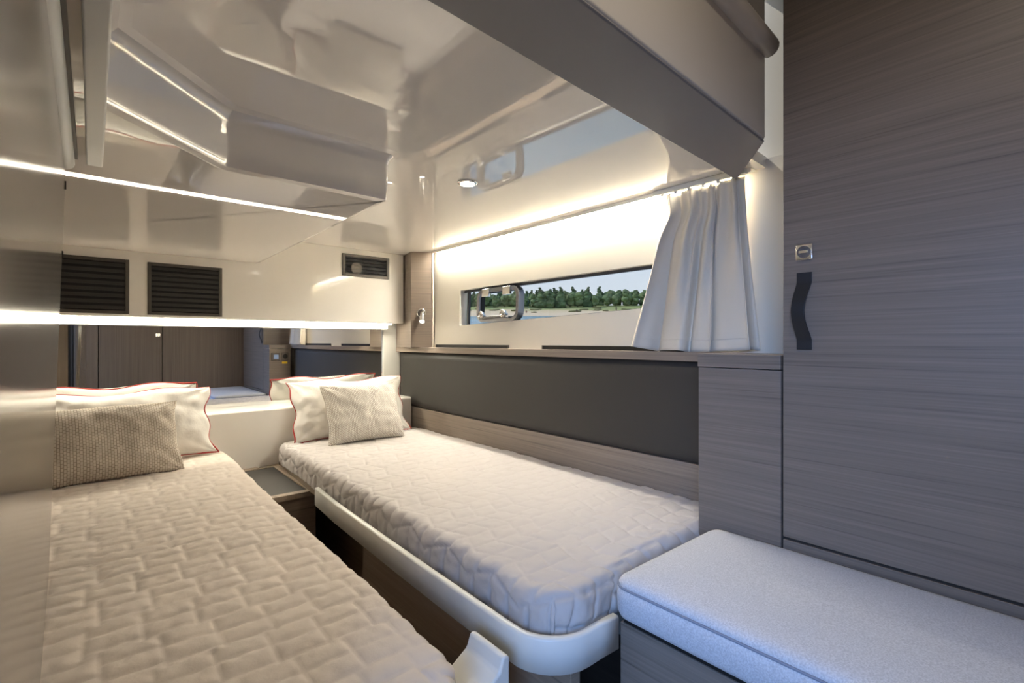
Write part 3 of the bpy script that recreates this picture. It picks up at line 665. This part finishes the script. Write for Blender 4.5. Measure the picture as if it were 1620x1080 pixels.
MB().tube(hem, .0011, 5).build('hem_stitch', 'curtain', o)
edge = [mb.v[j * (ns + 1) + int(ns * .925)] for j in range(ntt + 1)]
MB().tube([(a[0] - .002, a[1], a[2]) for a in edge], .0022, 6).build('edge_piping', 'curtain', o, smooth=True)
o = thing('curtain_rail', 'thin white curtain rail under the ceiling above the curtain', 'rail', (1.372, .74, ZC - .016))
MB().box(1.352, 1.3715, .61, .90, ZC - .0155, ZC - .0005).build('track', 'white', o, bevel=.002)
for k in range(6): MB().box(1.358, 1.366, .64 + k * .045, .648 + k * .045, ZC - .022, ZC - .016).build('glider', 'white', o)

# ------------------------------------------------------------------ outside: sea, beach and tree line, seen as the boat lies with a few degrees of heel
TH = ANG + math.radians(5.1); TAU = math.radians(3.45)
F_ = Vector((math.sin(TH), math.cos(TH), 0)); R_ = Vector((math.cos(TH), -math.sin(TH), 0)); Zv = Vector((0, 0, 1))
F2 = F_ * math.cos(TAU) + Zv * math.sin(TAU); U2 = -F_ * math.sin(TAU) + Zv * math.cos(TAU)
OUT = Matrix((R_, F2, U2)).transposed().to_4x4(); OUT = Matrix.Translation((0, 0, E)) @ OUT
M['sea'] = mat('sea_water', (.030, .13, .22), .16, 1.33)
nv = noise(M['sea'], coords(M['sea'], (.5, .12, 1)), 1, 5, .6); bump(M['sea'], nv, .8, .5)
L(M['sea'], ramp(M['sea'], nv, [(.38, (.06, .20, .33)), (.55, (.16, .36, .50)), (.68, (.40, .58, .66))]), P(M['sea']).inputs['Base Color'])
M['sand'] = mat('beach_sand', (.62, .50, .37), .9)
spx = N(M['sand'], 'ShaderNodeSeparateXYZ'); L(M['sand'], coords(M['sand'], (1, 1, 1)), spx.inputs[0])
nz_ = noise(M['sand'], coords(M['sand'], (.10, .22, .5)), 1, 6, .7)
ma = N(M['sand'], 'ShaderNodeMath'); ma.operation = 'MULTIPLY_ADD'; L(M['sand'], nz_, ma.inputs[0]); ma.inputs[1].default_value = 26; L(M['sand'], spx.outputs['Y'], ma.inputs[2])
mr = N(M['sand'], 'ShaderNodeMapRange'); L(M['sand'], ma.outputs[0], mr.inputs[0]); mr.inputs[1].default_value = 176; mr.inputs[2].default_value = 196
L(M['sand'], ramp(M['sand'], mr.outputs[0], [(.0, (.60, .46, .32)), (.45, (.56, .43, .27)), (.62, (.36, .33, .15)), (1., (.24, .27, .10))]), P(M['sand']).inputs['Base Color'])
def outobj(o_, m_=None): o_.matrix_world = OUT @ (m_ if m_ is not None else Matrix()); return o_
me = bpy.data.meshes.new('sea'); me.from_pydata([(-400, 4, -1.3), (400, 4, -1.3), (400, 158, -1.3), (-400, 158, -1.3)], [], [(0, 1, 2, 3)])
o = outobj(link('sea', me, 'sea')); o['kind'] = 'stuff'; tag(o, 'rippled blue sea between the boat and the beach', 'water')
vs = []; nx, ny_ = 160, 26
for j in range(ny_ + 1):
    for i in range(nx + 1):
        x = -280 + 560 * i / nx; t = j / ny_; y = 147 + 113 * t
        z = -1.45 + 3.6 * (min(1, t / .40)) ** 1.3 + .9 * mnoise.noise((x * .03, y * .05, 3)) * min(1, t * 4) + .4 * mnoise.noise((x * .11, y * .1, 8)) * min(1, t * 4)
        vs.append((x, y, z))
me = bpy.data.meshes.new('beach'); me.from_pydata(vs, [], [(j * (nx + 1) + i, j * (nx + 1) + i + 1, (j + 1) * (nx + 1) + i + 1, (j + 1) * (nx + 1) + i) for j in range(ny_) for i in range(nx)])
o = outobj(link('beach', me, 'sand', smooth=True)); struct(o, 'sandy beach with grassy dunes across the water', 'beach')
def ground(x, y): 
    t = (y - 147) / 113; return -1.45 + 3.6 * (min(1, t / .40)) ** 1.3 + .9 * mnoise.noise((x * .03, y * .05, 3)) + .4 * mnoise.noise((x * .11, y * .1, 8))
M['pine'] = mat('pine_foliage', (.085, .14, .06), .9); M['pine2'] = mat('broadleaf_foliage', (.15, .21, .09), .9)
for k in ('pine', 'pine2'):
    c0 = tuple(P(M[k]).inputs['Base Color'].default_value)[:3]
    L(M[k], ramp(M[k], noise(M[k], coords(M[k], (1.6, 1.6, 1.6)), 1, 4), [(.35, tuple(q * .55 for q in c0)), (.65, tuple(q * 1.5 for q in c0))]), P(M[k]).inputs['Base Color'])
M['bark'] = mat('bark', (.09, .06, .04), .9)
def crown_mesh(seed, conical):
    rng = random.Random(seed); bm_ = bmesh.new()
    blobs = 9 if conical else 8
    for k in range(blobs):
        if conical: h = .12 + .84 * k / (blobs - 1); r = .32 * (1.08 - h) + .05; q = (rng.uniform(-.05, .05), rng.uniform(-.05, .05), h); sc_ = (r, r, r * .62)
        else: a = rng.uniform(0, 2 * PI); rr = rng.uniform(.05, .24); q = (rr * math.cos(a), rr * math.sin(a), rng.uniform(.16, .80)); r = rng.uniform(.17, .27); sc_ = (r, r, r * .8)
        g_ = bmesh.ops.create_icosphere(bm_, subdivisions=2, radius=1)
        for v_ in g_['verts']:
            d_ = 1 + .34 * mnoise.noise(v_.co * 2.3 + Vector((seed, k, 0))); v_.co = Vector((v_.co.x * sc_[0] * d_ + q[0], v_.co.y * sc_[1] * d_ + q[1], v_.co.z * sc_[2] * d_ + q[2]))
    me_ = bpy.data.meshes.new('crown'); bm_.to_mesh(me_); bm_.free(); return me_
crowns = [crown_mesh(s, c_) for s, c_ in ((1, 1), (2, 1), (3, 0), (4, 0), (5, 0))]
for i, me_ in enumerate(crowns): me_.materials.append(M['pine'] if i < 2 else M['pine2'])
tm = MB().tube([(0, 0, -.05), (.01, 0, .25), (0, .01, .55)], [.035, .028, .018], 7); trunk = bpy.data.meshes.new('trunk'); trunk.from_pydata(tm.v, [], tm.f); trunk.materials.append(M['bark'])
rng = random.Random(21)
for k in range(144):
    x = -66 + 3.55 * (k % 48) + (0, 1.2, 2.4)[k // 48] + rng.uniform(-.5, .5); y = (191, 198, 205)[k // 48] + rng.uniform(-1.5, 1.5)
    kind = rng.choice((0, 1, 2, 3, 4)) if x > -12 else rng.choice((2, 3, 4, 2, 3, 0)); hgt = rng.uniform(4.6, 6.6) * (1.0 if x < -14 else 1.08) * (1.12 if kind < 2 else .95) * (1 if k < 48 else 1.06)
    t_ = bpy.data.objects.new('pine_tree' if kind < 2 else 'broadleaf_tree', None); col.objects.link(t_)
    t_.matrix_world = OUT @ Matrix.Translation((x, y, ground(x, y) - .1)) @ Matrix.Rotation(rng.uniform(0, 6.28), 4, 'Z') @ Matrix.Diagonal((hgt * (.85 if kind < 2 else .98), hgt * (.85 if kind < 2 else .98), hgt, 1))
    tag(t_, 'pointed dark pine in the tree line behind the beach' if kind < 2 else 'rounded green tree in the tree line behind the beach', 'tree', 'pines of the tree line behind the beach' if kind < 2 else 'rounded trees of the tree line behind the beach')
    for nm_, m_ in (('crown', crowns[kind]), ('trunk', trunk)):
        c_ = bpy.data.objects.new(nm_, m_); col.objects.link(c_); c_.parent = t_
# dune shrubs
bm_ = bmesh.new(); g_ = bmesh.ops.create_icosphere(bm_, subdivisions=2, radius=1)
for v_ in g_['verts']: v_.co *= 1 + .35 * mnoise.noise(v_.co * 2); v_.co.z = v_.co.z * .5 + .2
shrub = bpy.data.meshes.new('dune_shrub'); bm_.to_mesh(shrub); bm_.free(); M['shrub'] = mat('dune_shrub_leaves', (.17, .17, .075), .9); shrub.materials.append(M['shrub'])
for k in range(46):
    x = rng.uniform(-60, 62); y = rng.uniform(166, 186); s = rng.uniform(.5, 1.3)
    o = bpy.data.objects.new('dune_shrub', shrub); col.objects.link(o); outobj(o, Matrix.Translation((x, y, ground(x, y))) @ Matrix.Diagonal((s * 1.5, s, s * .8, 1)))
    tag(o, 'low olive shrub scattered on the dune below the trees', 'shrub', 'shrubs on the dune')
# people on the beach
def person(px, y, label, seated, cloth):
    x = (px - 879.6) / FPX * y; z = ground(x, y)
    if seated: J = [(0, 0, .30), (0, 0, .62), (0, 0, .80), (0, 0, .95), (-.12, -.35, .42), (-.14, -.62, .06), (.12, -.35, .42), (.14, -.62, .06), (-.22, 0, .72), (-.30, -.15, .45), (.22, 0, .72), (.30, -.15, .45)]
    else: J = [(0, 0, .92), (0, 0, 1.25), (0, 0, 1.45), (0, 0, 1.63), (-.10, 0, .50), (-.12, 0, .05), (.10, 0, .50), (.13, -.08, .05), (-.22, 0, 1.38), (-.28, 0, 1.05), (.22, 0, 1.38), (.28, -.05, 1.05)]
    ed_ = [(0, 1), (1, 2), (2, 3), (0, 4), (4, 5), (0, 6), (6, 7), (2, 8), (8, 9), (2, 10), (10, 11)]; rad_ = [.17, .18, .10, .13, .10, .06, .10, .06, .07, .05, .07, .05]
    me_ = bpy.data.meshes.new('person'); me_.from_pydata(J, ed_, []); o_ = link('person', me_, cloth)
    md_ = o_.modifiers.new('skin', 'SKIN'); o_.modifiers.new('sub', 'SUBSURF').levels = 1
    for sv, r_ in zip(me_.skin_vertices[0].data, rad_): sv.radius = (r_, r_)
    me_.skin_vertices[0].data[0].use_root = True
    outobj(o_, Matrix.Translation((x, y, z))); tag(o_, label, 'person')
M['cloth_dark'] = mat('dark_beachwear', (.10, .07, .06), .8); M['skin'] = mat('tanned_skin', (.32, .17, .10), .6)
person(973, 156, 'person standing alone near the water at the right of the window', 0, 'cloth_dark')
person(823, 168, 'person standing on the beach just right of the opening port', 0, 'cloth_dark')
person(833, 164, 'person sitting on the sand beside the standing person', 1, 'skin')
person(912, 166, 'person sitting on the sand in the middle of the beach', 1, 'cloth_dark')
for o in list(bpy.data.objects):
    if '_o' in o: del o['_o']
